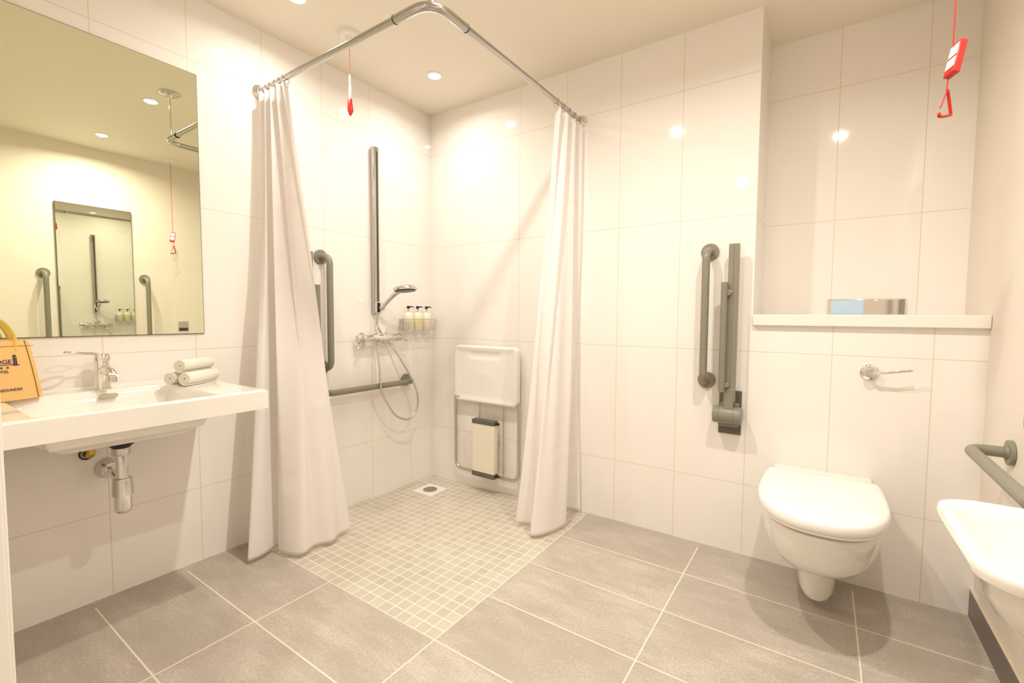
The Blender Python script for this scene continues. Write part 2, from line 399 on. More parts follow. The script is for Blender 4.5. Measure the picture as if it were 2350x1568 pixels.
# ------------------------------------------------------------------ rolled towels
def towel(c, d, length, r, label, lift=0):
    c = Vector(c); d = Vector(d).normalized(); n = Vector((-d.y, d.x, 0)); upv = Vector((0, 0, 1))
    bm = B(); turns = 3.1; N = 90; th = r/turns*.43; prof = []
    for k in range(N+1):
        a = 2*PI*turns*k/N; rr = r*(.10+.90*k/N)-th; prof.append((rr*math.cos(-a-1.2), rr*math.sin(-a-1.2), th))
    outer = []; inner = []
    for k in range(N+1):
        p = prof[k]; q = prof[min(k+1, N)]; o = prof[max(k-1, 0)]
        tx, ty = q[0]-o[0], q[1]-o[1]; L = math.hypot(tx, ty) or 1; nx_, ny_ = -ty/L, tx/L
        outer.append((p[0]+nx_*th*.97, p[1]+ny_*th*.97)); inner.append((p[0]-nx_*th*.97, p[1]-ny_*th*.97))
    ring2 = outer+inner[::-1]
    rings = []; ns = 12
    for i in range(ns+1):
        s = i/ns; wob = .0012*math.sin(s*9+r*300); sc = 1-.05*(abs(2*s-1)**6)
        rings.append([c + d*(s*length) + n*(px*sc+wob) + upv*(py*sc) for px, py in ring2])
    R = [[bm.verts.new(p) for p in r_] for r_ in rings]; m = len(ring2)
    for a, b in zip(R, R[1:]):
        for i in range(m): bm.faces.new((a[i], a[(i+1) % m], b[(i+1) % m], b[i]))
    for ring in (R[0], R[-1]):
        for i in range(N): bm.faces.new((ring[i], ring[i+1], ring[m-2-i], ring[m-1-i]))
    return tag(obj('rolled_towel', bm, M_towel), label, 'towel', 'rolled face towels on the basin ledge')
dv = (-.52, .85, 0)
tr = .0280
towel((.240, -1.540, .8005+tr), dv, .160, tr, 'rolled cream face towel at the front of the bottom pair')
towel((.190, -1.569, .8005+tr), dv, .160, tr, 'rolled cream face towel at the back of the bottom pair, nearer the wall')
towel((.216, -1.545, .8005+tr*2.68), dv, .155, tr, 'rolled cream face towel lying on top of the other two')

# ------------------------------------------------------------------ jute bag
def bag():
    # width runs left-forward along the basin top; local axes: W (along face), U (up, leaning back), N (face normal)
    c = Vector((.130, -1.895, .8015)); W = Vector((.30, -.95, 0)).normalized(); N = Vector((.95, .30, .0)).normalized(); U = (Vector((0, 0, 1)) - N*.05).normalized()
    width, h, dep = .21, .185, .055
    t = thing('gift_bag', c + W*width/2, 'small yellow jute hotel gift bag with dark blue print on the long basin', 'bag')
    def pt(a, b, n): return c + W*a + U*b + N*n
    bm = B(); rings = []
    for k in range(9):
        s = k/8; inset = .017*s; dd = dep*(1-.55*s); bul = .004*math.sin(PI*s)
        o = rrect(width/2, -dep/2, width/2-inset, dd/2+bul, .004, 3)
        rings.append([pt(px, s*h, py) for px, py in o])
    loft(bm, rings, True, False)
    R = obj('bag_body', bm, M_jute, t); sm = R.modifiers.new('solid', 'SOLIDIFY'); sm.thickness = .0015; sm.offset = -1
    def front(b): s = b/h; dd = dep*(1-.55*s); return -dep/2+dd/2+.004*math.sin(PI*s)
    # stitched side seam
    bm = B(); tube(bm, [pt(.012+.017*s/10, s/10*h*.99, front(s/10*h)+.0012) for s in range(11)], .0009, 6); obj('seam', bm, M_stitch, t)
    bm = B(); tube(bm, [pt(a/10*width*.92+.008, h*.90, front(h*.90)+.0008) for a in range(11)], .0006, 6); obj('hem_stitch', bm, M_stitch, t)
    for n in (1, -1):
        y = (front(h)+.001) if n == 1 else -dep+(dep/2-(dep*.45)/2)-.001
        y = front(h)+.0012 if n == 1 else -dep-front(h)-.0012
        pts = catmull([pt(.055, h-.03, y), pt(.053, h+.01, y), pt(.075, h+.055, y), pt(.105, h+.068, y), pt(.135, h+.055, y), pt(.157, h+.01, y), pt(.155, h-.03, y)], 6)
        bm = B(); tube(bm, pts, .007, 10, flat=.35); obj('handle', bm, M_jute2, t)
    def txt(s, a, b, size, name='printed_word'):
        cu = bpy.data.curves.new('print', 'FONT'); cu.body = s; cu.size = size; cu.extrude = .0003; cu.align_x = 'RIGHT'
        tmp = bpy.data.objects.new(name, cu); S.collection.objects.link(tmp)
        me = bpy.data.meshes.new_from_object(tmp.evaluated_get(bpy.context.evaluated_depsgraph_get())); bpy.data.objects.remove(tmp)
        me.materials.clear(); me.materials.append(M_ink)
        o = bpy.data.objects.new(name, me); S.collection.objects.link(o); o.parent = t
        p = pt(a, b, front(b)+.0016); X = -W; Y = (U + N*-.11).normalized(); Z = X.cross(Y)
        m = Matrix((X, Y, Z)).transposed().to_4x4(); m.translation = p - wloc(t); o.matrix_local = m
    txt('BRIDGE', .067, .114, .0180); txt('HOTEL', .076, .086, .0115); txt('BRIDGEDUNDEE', .049, .030, .0108)
    bm = B()
    def flat(bm, pts): loft(bm, [[pt(a, b, front(b)+e) for a, b in pts] for e in (.0006, .0019)])
    # little tower emblem: round head above two posts on a foot
    flat(bm, [(.0590+.0042*math.cos(k*PI/8), .1365+.0036*math.sin(k*PI/8)) for k in range(16)])
    for a in (.0565, .0615): flat(bm, [(a-.0016, .110), (a+.0016, .110), (a+.0016, .1315), (a-.0016, .1315)])
    flat(bm, [(.050, .1075), (.065, .1075), (.065, .110), (.050, .110)])
    obj('tower_emblem', bm, M_ink, t)
    bm = B(); flat(bm, [(.062, .1095), (.16, .1115), (.16, .1128), (.062, .1108)]); obj('underline', bm, M_ink, t)
    for a in (.078, .092, .106):
        bm = B(); flat(bm, [(a+(.0036 if k % 2 == 0 else .0016)*math.sin(k*PI/5), .102+(.0036 if k % 2 == 0 else .0016)*math.cos(k*PI/5)) for k in range(10)]); obj('printed_star', bm, M_ink, t)
bag()

# ------------------------------------------------------------------ curtain pole and curtains
def pole():
    z = 2.100; r = .0125
    t = thing('curtain_pole', (1.105, -1.12, z), 'chrome L-shaped shower curtain pole hung from the ceiling', 'curtain rail')
    path = fillet([(.002, -1.12, z), (1.105, -1.12, z), (1.105, -.002, z)], .085, 12)
    obj('pole', tube(B(), path, r, 20), M_pole, t)
    obj('elbow', tube(B(), fillet([(.93, -1.12, z), (1.105, -1.12, z), (1.105, -.945, z)], .085, 12), .0150, 20), M_pole, t)
    for c, ax in (((.93, -1.12, z), (1, 0, 0)), ((1.105, -.945, z), (0, 1, 0))):
        obj('joint_ring', lathe(B(), [(.0156, -.0022), (.0162, -.001), (.0162, .001), (.0156, .0022)], c, ax), M_blk, t)
    obj('wall_flange', lathe(B(), [(.030, .0005), (.030, .006), (.018, .012), (.017, .03), (.013, .031)], (0, -1.12, z), (1, 0, 0)), M_chr, t)
    obj('wall_flange', lathe(B(), [(.030, .0005), (.030, .006), (.018, .012), (.017, .03), (.013, .031)], (1.105, 0, z), (0, -1, 0)), M_chr, t)
    cx, cy = 1.082, -1.097
    obj('ceiling_hanger', tube(B(), [(cx, cy, z+.005), (cx, cy, ZC-.001)], .005, 12), M_chr, t)
    obj('hanger_socket', lathe(B(), [(.012, 0), (.012, .022), (.006, .026)], (cx, cy, z+.008)), M_chr2, t)
    obj('ceiling_flange', lathe(B(), [(.052, 0), (.052, -.006), (.042, -.012), (.020, -.014), (.013, -.03), (.005, -.031)], (cx, cy, ZC)), M_chr2, t)
pole()

def curtain(name_loc, top_fn, bottom_pts, label, ztop, zbot, ring_s, rod, seed, mid=None):
    t = thing('shower_curtain', name_loc, label, 'curtain', 'white shower curtains')
    Bc = catmull([(p[0], p[1], 0) for p in bottom_pts], 24); NB = len(Bc)-1
    # arc-length resample of the hem
    L = [0]
    for a, b in zip(Bc, Bc[1:]): L.append(L[-1]+(b-a).length)
    def bot(s):
        d = s*L[-1]
        for i in range(NB):
            if L[i+1] >= d: f = (d-L[i])/(L[i+1]-L[i]+1e-9); return Bc[i].lerp(Bc[i+1], f)
        return Bc[-1]
    nS, nT = 240, 130; rnd = random.Random(seed)
    wr = [(rnd.uniform(0, 1), rnd.uniform(.12, .95), rnd.uniform(.03, .12), rnd.uniform(.004, .012), rnd.uniform(-.0036, .0036), rnd.uniform(-.5, .5)) for _ in range(46)]
    bm = B(); G = []
    for i in range(nT+1):
        tt = i/nT; row = []
        e = tt**1.05
        for k in range(nS+1):
            s = k/nS; a = top_fn(s); b = bot(s)
            p = Vector((a[0], a[1], 0)).lerp(Vector((b.x, b.y, 0)), e)
            z = ztop+(zbot-ztop)*tt
            amp = .012*math.sin(PI*tt)
            ox = amp*math.sin(s*31+tt*2.0+seed); oy = amp*math.sin(s*23+1.3+tt*1.1+seed)
            dsp = 0
            for (cs, ct, ws, wt_, am, sl) in wr:
                q = (tt-ct-(s-cs)*sl*.2)/wt_
                if abs(q) < 3: dsp += am*math.exp(-q*q-((s-cs)/ws)**2)
            z += -.012*math.sin(s*PI*11)**2*(1-tt)**12*.6
            row.append(bm.verts.new((p.x+ox+dsp*.8, p.y+oy-dsp*.8, z)))
        G.append(row)
    for i in range(nT):
        for k in range(nS): bm.faces.new((G[i][k], G[i+1][k], G[i+1][k+1], G[i][k+1]))
    o = obj('cloth', bm, M_curt, t); sm = o.modifiers.new('solid', 'SOLIDIFY'); sm.thickness = .0008; sm.offset = 0
    hb = B()
    tube(hb, [G_co for G_co in []] or [(bot(k/120).x, bot(k/120).y, zbot+.002) for k in range(121)], .0016, 6)
    for s in ring_s:
        p = top_fn(s); c = Vector(rod(p)); ax = c[3:] if False else None
        along = Vector((1, 0, 0)) if rod.__name__ == 'rodA' else Vector((0, 1, 0))
        side = Vector((-along.y, along.x, 0)); upv = Vector((0, 0, 1))
        pts = [c + (side*math.cos(2*PI*k/20)*.017 + upv*(math.sin(2*PI*k/20)*.020-.004)) for k in range(20)]
        obj('curtain_ring', tube(B(), pts, .0018, 8, closed=True), M_chr2, t)
    hb.free()
    return t
def rodA(p): return (p[0], -1.12, 2.098)
def rodB(p): return (1.105, p[1], 2.098)
topA = lambda s: (.030+.205*s, -1.120+.030*math.sin(2*PI*4.6*s+.4)*(1-.2*s))
hemA = [(.050, -1.155), (.090, -1.215), (.150, -1.255), (.205, -1.318), (.212, -1.262), (.182, -1.175), (.232, -1.197), (.295, -1.190), (.345, -1.150), (.322, -1.075), (.352, -1.010), (.318, -.945), (.325, -.889)]
curtain((.15, -1.12, .02), topA, hemA, 'white shower curtain bunched by the long basin, at the left wall', 2.078, .018, (.06, .24, .42, .62, .80, .97), rodA, 3)
topB = lambda s: (1.105+.026*math.sin(2*PI*3.4*s+1.0), -.285+.265*s)
hemB = [(.943, -.363), (.990, -.335), (1.035, -.345), (1.073, -.430), (1.120, -.390), (1.150, -.300), (1.158, -.225), (1.110, -.190), (1.085, -.120), (1.078, -.060), (1.110, -.050), (1.147, -.040)]
curtain((1.08, -.2, .02), topB, hemB, 'white shower curtain bunched against the tiled back wall, right of the fold-up seat', 2.072, .018, (.05, .28, .50, .72, .93), rodB, 11)

# ------------------------------------------------------------------ grab bars
def flange(c, ax, t):
    obj('wall_flange', lathe(B(), [(.036, .0005), (.038, .002), (.038, .010), (.036, .012), (.022, .0125), (.020, .018), (.017, .019)], c, ax), M_gry, t)
def bar(pts, label, loc, r=.0165, fr=.05, group='grey grab bars'):
    t = thing('grab_bar', loc, label, 'grab bar', group)
    obj('bar', tube(B(), fillet(pts, fr, 10), r, 24), M_gry, t)
    for a, b in ((pts[0], pts[1]), (pts[-1], pts[-2])):
        d = (Vector(b)-Vector(a)).normalized(); flange(Vector(a)-d*.001, d, t)
    return t
Y = .085
bar([(0.001, -.822, .790), (Y, -.822, .790), (Y, -.822, 1.375), (.001, -.822, 1.375)], 'upright grey grab bar beside the shower curtain, on the left shower wall', (0.01, -.822, .79))
bar([(0.001, -.236, .660), (Y, -.236, .660), (Y, -.835, .660), (.001, -.835, .660)], 'horizontal grey grab bar behind the shower hose, low on the shower wall', (.01, -.236, .66))
bar([(1.762, -.001, .782), (1.762, -Y, .782), (1.762, -Y, 1.368), (1.762, -.001, 1.368)], 'upright grey grab bar on the back tiles, left of the drop-down rail', (1.762, -.01, .78))
bar([(XR-.001, -.302, .672), (XR-.095, -.302, .672), (XR-.095, -.860, .672), (XR-.001, -.860, .672)], 'horizontal grey grab bar on the right wall between toilet and small basin', (XR-.01, -.3, .67))
bar([(XR-.001, -1.390, .790), (XR-Y, -1.390, .790), (XR-Y, -1.390, 1.375), (XR-.001, -1.390, 1.375)], 'upright grey grab bar seen in the big mirror, left of the narrow mirror', (XR-.01, -1.39, .79))
bar([(XR-.001, -.770, .790), (XR-Y, -.770, .790), (XR-Y, -.770, 1.370), (XR-.001, -.770, 1.370)], 'upright grey grab bar seen in the big mirror, right of the narrow mirror', (XR-.01, -.77, .79))

def drop_rail(T, label, loc):
    # local frame: wall plane y=0, room at -y, x along the wall
    t = thing('drop_down_rail', loc, label, 'support rail', 'grey drop-down support rails folded upright')
    def put(name, bm, m, **k):
        bmesh.ops.transform(bm, matrix=T, verts=bm.verts); return obj(name, bm, m, t, **k)
    put('wall_plate', box(B(), (-.046, -.012, .545), (.046, 0, .742)), M_gryd, bevel=.002, label='darker grey wall plate')
    put('bracket', box(B(), (-.036, -.05, .585), (.040, -.012, .690)), M_gry, bevel=.003)
    put('hinge_barrel', lathe(B(), [(.018, -.060), (.036, -.059), (.038, -.055), (.038, .052), (.034, .056), (.015, .057)], (0, -.060, .640), (1, 0, 0), seg=28), M_gry, bevel=0)
    for x in (-.034, .025):
        put('barrel_joint', lathe(B(), [(.0382, -.0008), (.0387, 0), (.0382, .0008)], (x, -.060, .640), (1, 0, 0), seg=28, cap=False), M_gryd)
    put('arm_root', box(B(), (-.018, -.082, .670), (.022, -.048, .76)), M_gry, bevel=.004)
    bm = B(); box(bm, (-.014, -.080, .715), (.0065, -.055, 1.388)); put('arm', bm, M_gry, bevel=.0012)
    bm = B(); box(bm, (.0065, -.078, .700), (.027, -.052, 1.388)); put('arm', bm, M_gry, bevel=.0012)
    put('lower_bar', tube(B(), [(-.024, -.098, .745), (-.024, -.098, .76), (-.024, -.098, 1.222)], [.011, .0135, .0135], 16), M_gry)
    put('pivot_cap', lathe(B(), [(.009, 0), (.009, .010), (.005, .014)], (-.004, -.078, 1.180), (0, -1, .3), seg=16), M_chr2, label='paler pivot cap')
    put('pivot_cap', lathe(B(), [(.010, 0), (.010, .012), (.005, .016)], (-.004, -.078, .775), (0, -1, .3), seg=16), M_gry)
    put('link', box(B(), (-.024, -.098, 1.165), (.0, -.075, 1.19)), M_gry, bevel=.003)
    put('link', box(B(), (-.024, -.098, .765), (.0, -.075, .785)), M_gry, bevel=.003)
drop_rail(Matrix.Translation((1.866, 0, 0)), 'grey drop-down support rail folded up on the back tiles, left of the toilet', (1.866, 0, .545))
mA = Matrix(((0, -1, 0, 0), (-1, 0, 0, -.925), (0, 0, 1, 0), (0, 0, 0, 1)))
drop_rail(mA, 'grey drop-down support rail folded up behind the left shower curtain', (0, -.925, .545))

# ------------------------------------------------------------------ shower rail, mixer, hose, head
t = thing('riser_rail', (.02, -.477, 1.075), 'tall chrome shower riser rail with a dark groove', 'shower rail')
obj('rail', box(B(), (.008, -.497, 1.075), (.034, -.458, 2.042)), M_pole, t, bevel=.004)
obj('groove', box(B(), (.0335, -.478, 1.11), (.0348, -.466, 2.015)), M_slot, t, smooth=False, label='dark groove strip')
obj('wall_spacer', box(B(), (.0005, -.485, 1.98), (.009, -.470, 2.01)), M_chr2, t); obj('wall_spacer', box(B(), (.0005, -.485, 1.10), (.009, -.470, 1.13)), M_chr2, t)
sl = obj('slider', box(B(), (.036, -.498, 1.083), (.052, -.456, 1.150)), M_chr, t, bevel=.004)
obj('slider_lever', box(B(), (.050, -.494, 1.088), (.060, -.478, 1.145)), M_blk, sl, bevel=.003, label='black slider lever')
obj('holder', lathe(B(), [(.013, -.018), (.017, -.012), (.018, .016), (.014, .020)], (.068, -.472, 1.118), (.62, 0, .55), seg=20), M_chr2, sl)
t = thing('hand_shower', (.07, -.472, 1.11), 'chrome hand shower with a flat round head clipped to the riser rail', 'shower head')
hd = B(); P0 = Vector((.052, -.472, 1.103)); P1 = Vector((.200, -.468, 1.203))
tube(hd, catmull([P0, P0.lerp(P1, .35)+Vector((0, 0, .004)), P0.lerp(P1, .7)+Vector((0, 0, .006)), P1, Vector((.235, -.466, 1.213))], 6), [.0105]*6+[.012]*6+[.013]*6+[.015]*7, 18, flat=.9)
obj('handle', hd, M_chr2, t)
obj('spray_head', lathe(B(), [(.020, .018), (.045, .016), (.062, .008), (.066, -.002), (.064, -.010), (.030, -.012), (.001, -.012)], (.255, -.464, 1.220), (-.12, .0, 1), seg=40), M_chr2, t)
obj('spray_face', lathe(B(), [(.056, -.0125), (.056, -.0145), (.001, -.0145)], (.255, -.464, 1.220), (-.12, 0, 1), seg=32), M_slot, t, label='darker spray face')
t = thing('shower_mixer', (.07, -.49, .91), 'chrome bar shower mixer with end levers under the riser rail', 'shower mixer')
obj('bar', lathe(B(), [(.019, -.115), (.021, -.112), (.021, .112), (.019, .115)], (.068, -.490, .938), (0, 1, 0), seg=28), M_chr, t)
for y in (-.570, -.410):
    obj('wall_rosette', lathe(B(), [(.033, .0005), (.033, .008), (.024, .016), (.016, .020), (.014, .05)], (0, y, .938), (1, 0, 0)), M_chr, t)
for s in (-1, 1):
    y = -.490+s*.115
    k = obj('control_knob', lathe(B(), [(.018, 0), (.023, .003), (.0235, .034), (.020, .040), (.001, .041)], (.068, y, .938), (0, s, 0), seg=24), M_chr2, t)
    if s < 0: obj('knob_lever', tube(B(), catmull([(.072, y-.020, .920), (.078, y-.034, .900), (.082, y-.046, .885)], 4), [.007]*5+[.006]*4, 10, flat=.6), M_chr, k)
    else: obj('knob_lever', tube(B(), catmull([(.080, y+.028, .935), (.086, y+.055, .926), (.090, y+.078, .918)], 4), [.007]*5+[.006]*4, 10, flat=.6), M_chr, k)
obj('soap_ledge', lathe(B(), [(.030, 0), (.030, .006), (.026, .010), (.001, .011)], (.055, -.488, .956)), M_chr2, t)
obj('outlet', lathe(B(), [(.010, 0), (.011, .018)], (.068, -.505, .898)), M_chr2, t)
hose = [(.050, -.473, 1.100), (.046, -.488, 1.062), (.034, -.480, 1.012), (.026, -.445, .965), (.030, -.405, .915), (.060, -.378, .868), (.100, -.315, .742), (.118, -.262, .630), (.118, -.240, .545), (.116, -.256, .470), (.112, -.322, .434), (.112, -.420, .478), (.114, -.500, .590), (.112, -.524, .660), (.100, -.520, .760), (.080, -.512, .840), (.068, -.505, .902)]
tag(obj('shower_hose', tube(B(), catmull(hose, 10), .0062, 12), M_chr2), 'looped chrome shower hose hanging below the mixer', 'hose')

# ------------------------------------------------------------------ wire basket and bottles
def basket():
    x0, x1, y0, y1, z0, z1 = .006, .106, -.296, -.050, .978, 1.048
    t = thing('wire_basket', (.05, -.17, z0), 'chrome wire basket of pump bottles in the shower corner', 'basket')
    o = rrect((x0+x1)/2, (y0+y1)/2, (x1-x0)/2, (y1-y0)/2, .022, 5)
    for z in (z0, z1): obj('rim_wire', tube(B(), [(a, b, z) for a, b in o], .0022, 8, closed=True), M_chr2, t)
    n = len(o); per = []
    for i in range(n):
        a = Vector((*o[i], 0)); b = Vector((*o[(i+1) % n], 0)); k = max(1, int((b-a).length/.0125))
        per += [a.lerp(b, j/k) for j in range(k)]
    for p in per: obj('upright_wire', tube(B(), [(p.x, p.y, z0), (p.x, p.y, z1)], .0011, 6), M_chr2, t)
    for i in range(9):
        yy = y0+.02+(y1-y0-.04)*i/8; obj('floor_wire', tube(B(), [(x0, yy, z0), (x1, yy, z0)], .0012, 6), M_chr2, t)
    for yy in (-.24, -.11): obj('wall_stud', lathe(B(), [(.008, 0), (.008, .008)], (0, yy, 1.044), (1, 0, 0), seg=14), M_chr2, t)
basket()
for i, (y, lab, lm) in enumerate(((-.256, 'pump bottle with pale label, leftmost in the wire basket', M_labw), (-.178, 'pump bottle with yellow label, middle of the three in the basket', M_lab), (-.100, 'pump bottle, rightmost in the wire basket, nearest the corner', M_labw))):
    x, z = .056, .9795
    t = thing('pump_bottle', (x, y, z), lab, 'bottle', 'lotion bottles in the shower basket')
    obj('bottle_body', lathe(B(), [(.026, 0), (.029, .004), (.030, .085), (.028, .098), (.020, .106), (.011, .108), (.010, .114)], (x, y, z)), M_bot, t)
    obj('label_band', lathe(B(), [(.0303, .018), (.0306, .019), (.0306, .078), (.0303, .079)], (x, y, z), cap=False), lm, t)
    obj('pump_neck', lathe(B(), [(.0055, .113), (.0055, .136)], (x, y, z), seg=14), M_chr2, t)
    ph = lathe(B(), [(.009, .134), (.010, .136), (.010, .148), (.008, .151)], (x, y, z), seg=16)
    tube(ph, [(x, y, z+.146), (x+.012, y+.018, z+.147), (x+.018, y+.027, z+.143)], [.0042, .0036, .003], 10)
    obj('pump_head', ph, M_blk, t, label='black pump head')

# ------------------------------------------------------------------ fold-up shower seat
def seat():
    t = thing('shower_chair', (.5, 0, .06), 'white fold-up shower seat with steel leg frame, on the shower back wall', 'seat')
    cx, cz, hx, hz = .507, .712, .243, .176
    rings = []
    for y, g, r in ((-.034, -.004, .03), (-.036, 0, .034), (-.058, .0, .034), (-.066, -.004, .032), (-.069, -.012, .028)):
        rings.append([(a, y, b) for a, b in rrect(cx, cz, hx+g, hz+g, r, 6)])
    bm = B(); loft(bm, rings, True, False)
    # dished face with a shallow hand scoop and a centre swelling
    N = 44; G = []
    for i in range(N+1):
        row = []
        for j in range(N+1):
            u = i/N*2-1; v = j/N*2-1; px = cx+u*(hx-.012); pz = cz+v*(hz-.012)
            # squircle the border
            k = .03; ax, az = abs(u), abs(v)
            if ax > .86 and az > .86:
                d = math.hypot((ax-.86)/.14, (az-.86)/.14)
                if d > 1: s = 1/d; px = cx+math.copysign((.86+(ax-.86)*s)*(hx-.012), u); pz = cz+math.copysign((.86+(az-.86)*s)*(hz-.012), v)
            y = -.069 + .006*smooth(1.0, .8, max(ax, az)) - .004*math.exp(-((u)**2/.05+(v+.02)**2/.06)) + .006*smooth(.52, .46, ax)*smooth(.55, .70, v)*smooth(.86, .80, v)
            row.append(bm.verts.new((px, y, pz)))
        G.append(row)
    for i in range(N):
        for j in range(N): bm.faces.new((G[i][j], G[i+1][j], G[i+1][j+1], G[i][j+1]))
    obj('seat_panel', bm, M_whp, t)
    obj('maker_strip', box(B(), (.272, -.0705, .556), (.312, -.069, .565)), M_chr2, t, label='small grey marking strip')
    U = fillet([(.262, -.045, .56), (.262, -.045, .092), (.750, -.045, .092), (.750, -.045, .56)], .055, 10)
    obj('leg_frame', tube(B(), U, .0105, 18), M_steel, t)
    lb = obj('foot_box', box(B(), (.436, -.092, .115), (.602, -.052, .415)), M_cream, t, bevel=.003, label='cream foot box')
    obj('end_cap', box(B(), (.434, -.095, .413), (.604, -.050, .440)), M_gryd, lb, bevel=.003, label='dark grey end cap')
    obj('end_cap', box(B(), (.434, -.095, .088), (.604, -.050, .118)), M_gryd, lb, bevel=.003, label='dark grey end cap')
    for z in (.425, .108): obj('pivot_pin', lathe(B(), [(.008, 0), (.008, .022)], (.604, -.075, z), (1, 0, 0), seg=14), M_blk, lb)
    for x in (.445, .628): obj('stay_rod', tube(B(), [(x, -.030, .60), (x, -.030, .10 if x > .5 else .40)], .0038, 10), M_steel, t)
    for x in (.30, .71): obj('wall_hinge', box(B(), (x-.025, -.036, .56), (x+.025, -.0005, .66)), M_steel, t, bevel=.003)
    obj('wall_bracket', box(B(), (.40, -.034, .62), (.62, -.0005, .70)), M_steel, t, bevel=.003)
seat()

# floor drain
t = thing('floor_drain', (.2, -.21, -.03), 'square white floor drain with round grate in the shower corner', 'drain')
zd = -.026
obj('drain_plate', box(B(), (.118, -.290, zd-.010), (.272, -.138, zd+.0045)), M_whp, t, bevel=.001)
g = obj('grate', lathe(B(), [(.046, .0045), (.046, .0062), (.001, .0062)], (.195, -.214, zd)), M_chr2, t, label='round chrome grate')
for k in range(-3, 4):
    hw = math.sqrt(max(0, .040**2-(k*.011)**2)); obj('grate_slot', box(B(), (.195-hw, -.214+k*.011-.002, zd+.0060), (.195+hw, -.214+k*.011+.002, zd+.0066)), M_slot, g, smooth=False)

# ------------------------------------------------------------------ pull cords
def cord_base(t, x, y, m=M_whp):
    obj('ceiling_rose', lathe(B(), [(.048, 0), (.048, -.006), (.043, -.016), (.018, -.020), (.010, -.034), (.003, -.036)], (x, y, ZC)), m, t)
x, y = .322, -.860
t = thing('pull_cord', (x, y, 2.01), 'red shower emergency pull cord hanging near the curtain pole', 'pull cord', 'red emergency pull cords')
cord_base(t, x, y)
obj('cord', tube(B(), [(x, y, ZC-.03), (x+.001, y, 2.20)], .0013, 8), M_red, t)
obj('connector', lathe(B(), [(.002, 2.200), (.005, 2.190), (.004, 2.165), (.003, 2.16), (.006, 2.145), (.0065, 2.10), (.003, 2.085)], (x, y, 0), seg=14), M_clear, t, label='clear breakaway connector')
bm = B(); tube(bm, [(x, y, 2.092), (x, y, 2.080), (x+.001, y, 2.030), (x, y, 2.010)], [.004, .011, .0135, .004], 16, flat=.5); obj('pull', bm, M_red, t)
def cordB():
    x, y = 2.449, -.630
    t = thing('pull_cord', (x, y, 1.59), 'red emergency pull cord with box and hooked triangle handle, right of the toilet', 'pull cord', 'red emergency pull cords')
    cord_base(t, x, y)
    obj('cord', tube(B(), [(x, y, ZC-.03), (x-.002, y, 1.765)], .0016, 8), M_red, t)
    # tilted instruction box
    R = Matrix.Translation((x+.004, y, 1.728)) @ Matrix.Rotation(math.radians(24), 4, 'Z') @ Matrix.Rotation(math.radians(14), 4, 'Y') @ Matrix.Rotation(math.radians(-6), 4, 'X')
    bm = box(B(), (-.008, -.017, -.043), (.008, .017, .043), R)
    bx = obj('box', bm, M_red, t, bevel=.002)
    for a, b in ((.006, .036), (-.026, .0)):
        obj('paper_label', box(B(), (-.0088, -.014, a), (-.0079, .014, b), R), M_whp, bx, smooth=False, label='white instruction label')
    obj('cord', tube(B(), [(x-.008, y, 1.686), (x-.009, y, 1.655)], .0014, 8), M_red, t)
    c = Vector((x-.009, y, 1.655)); a = Vector((.55, .83, 0)).normalized()
    h = [c, c+a*.006+Vector((0, 0, -.006)), c+a*.022+Vector((0, 0, -.052)), c+a*.018+Vector((0, 0, -.060)), c-a*.024+Vector((0, 0, -.070)), c-a*.028+Vector((0, 0, -.062))]
    obj('triangle_handle', tube(B(), catmull(h, 5), .0036, 12), M_red, t)
    obj('handle_gate', tube(B(), [c+Vector((0, 0, -.004)), c-a*.012+Vector((0, 0, -.026)), c-a*.024+Vector((0, 0, -.048))], .0018, 8), M_red, t)
cordB()

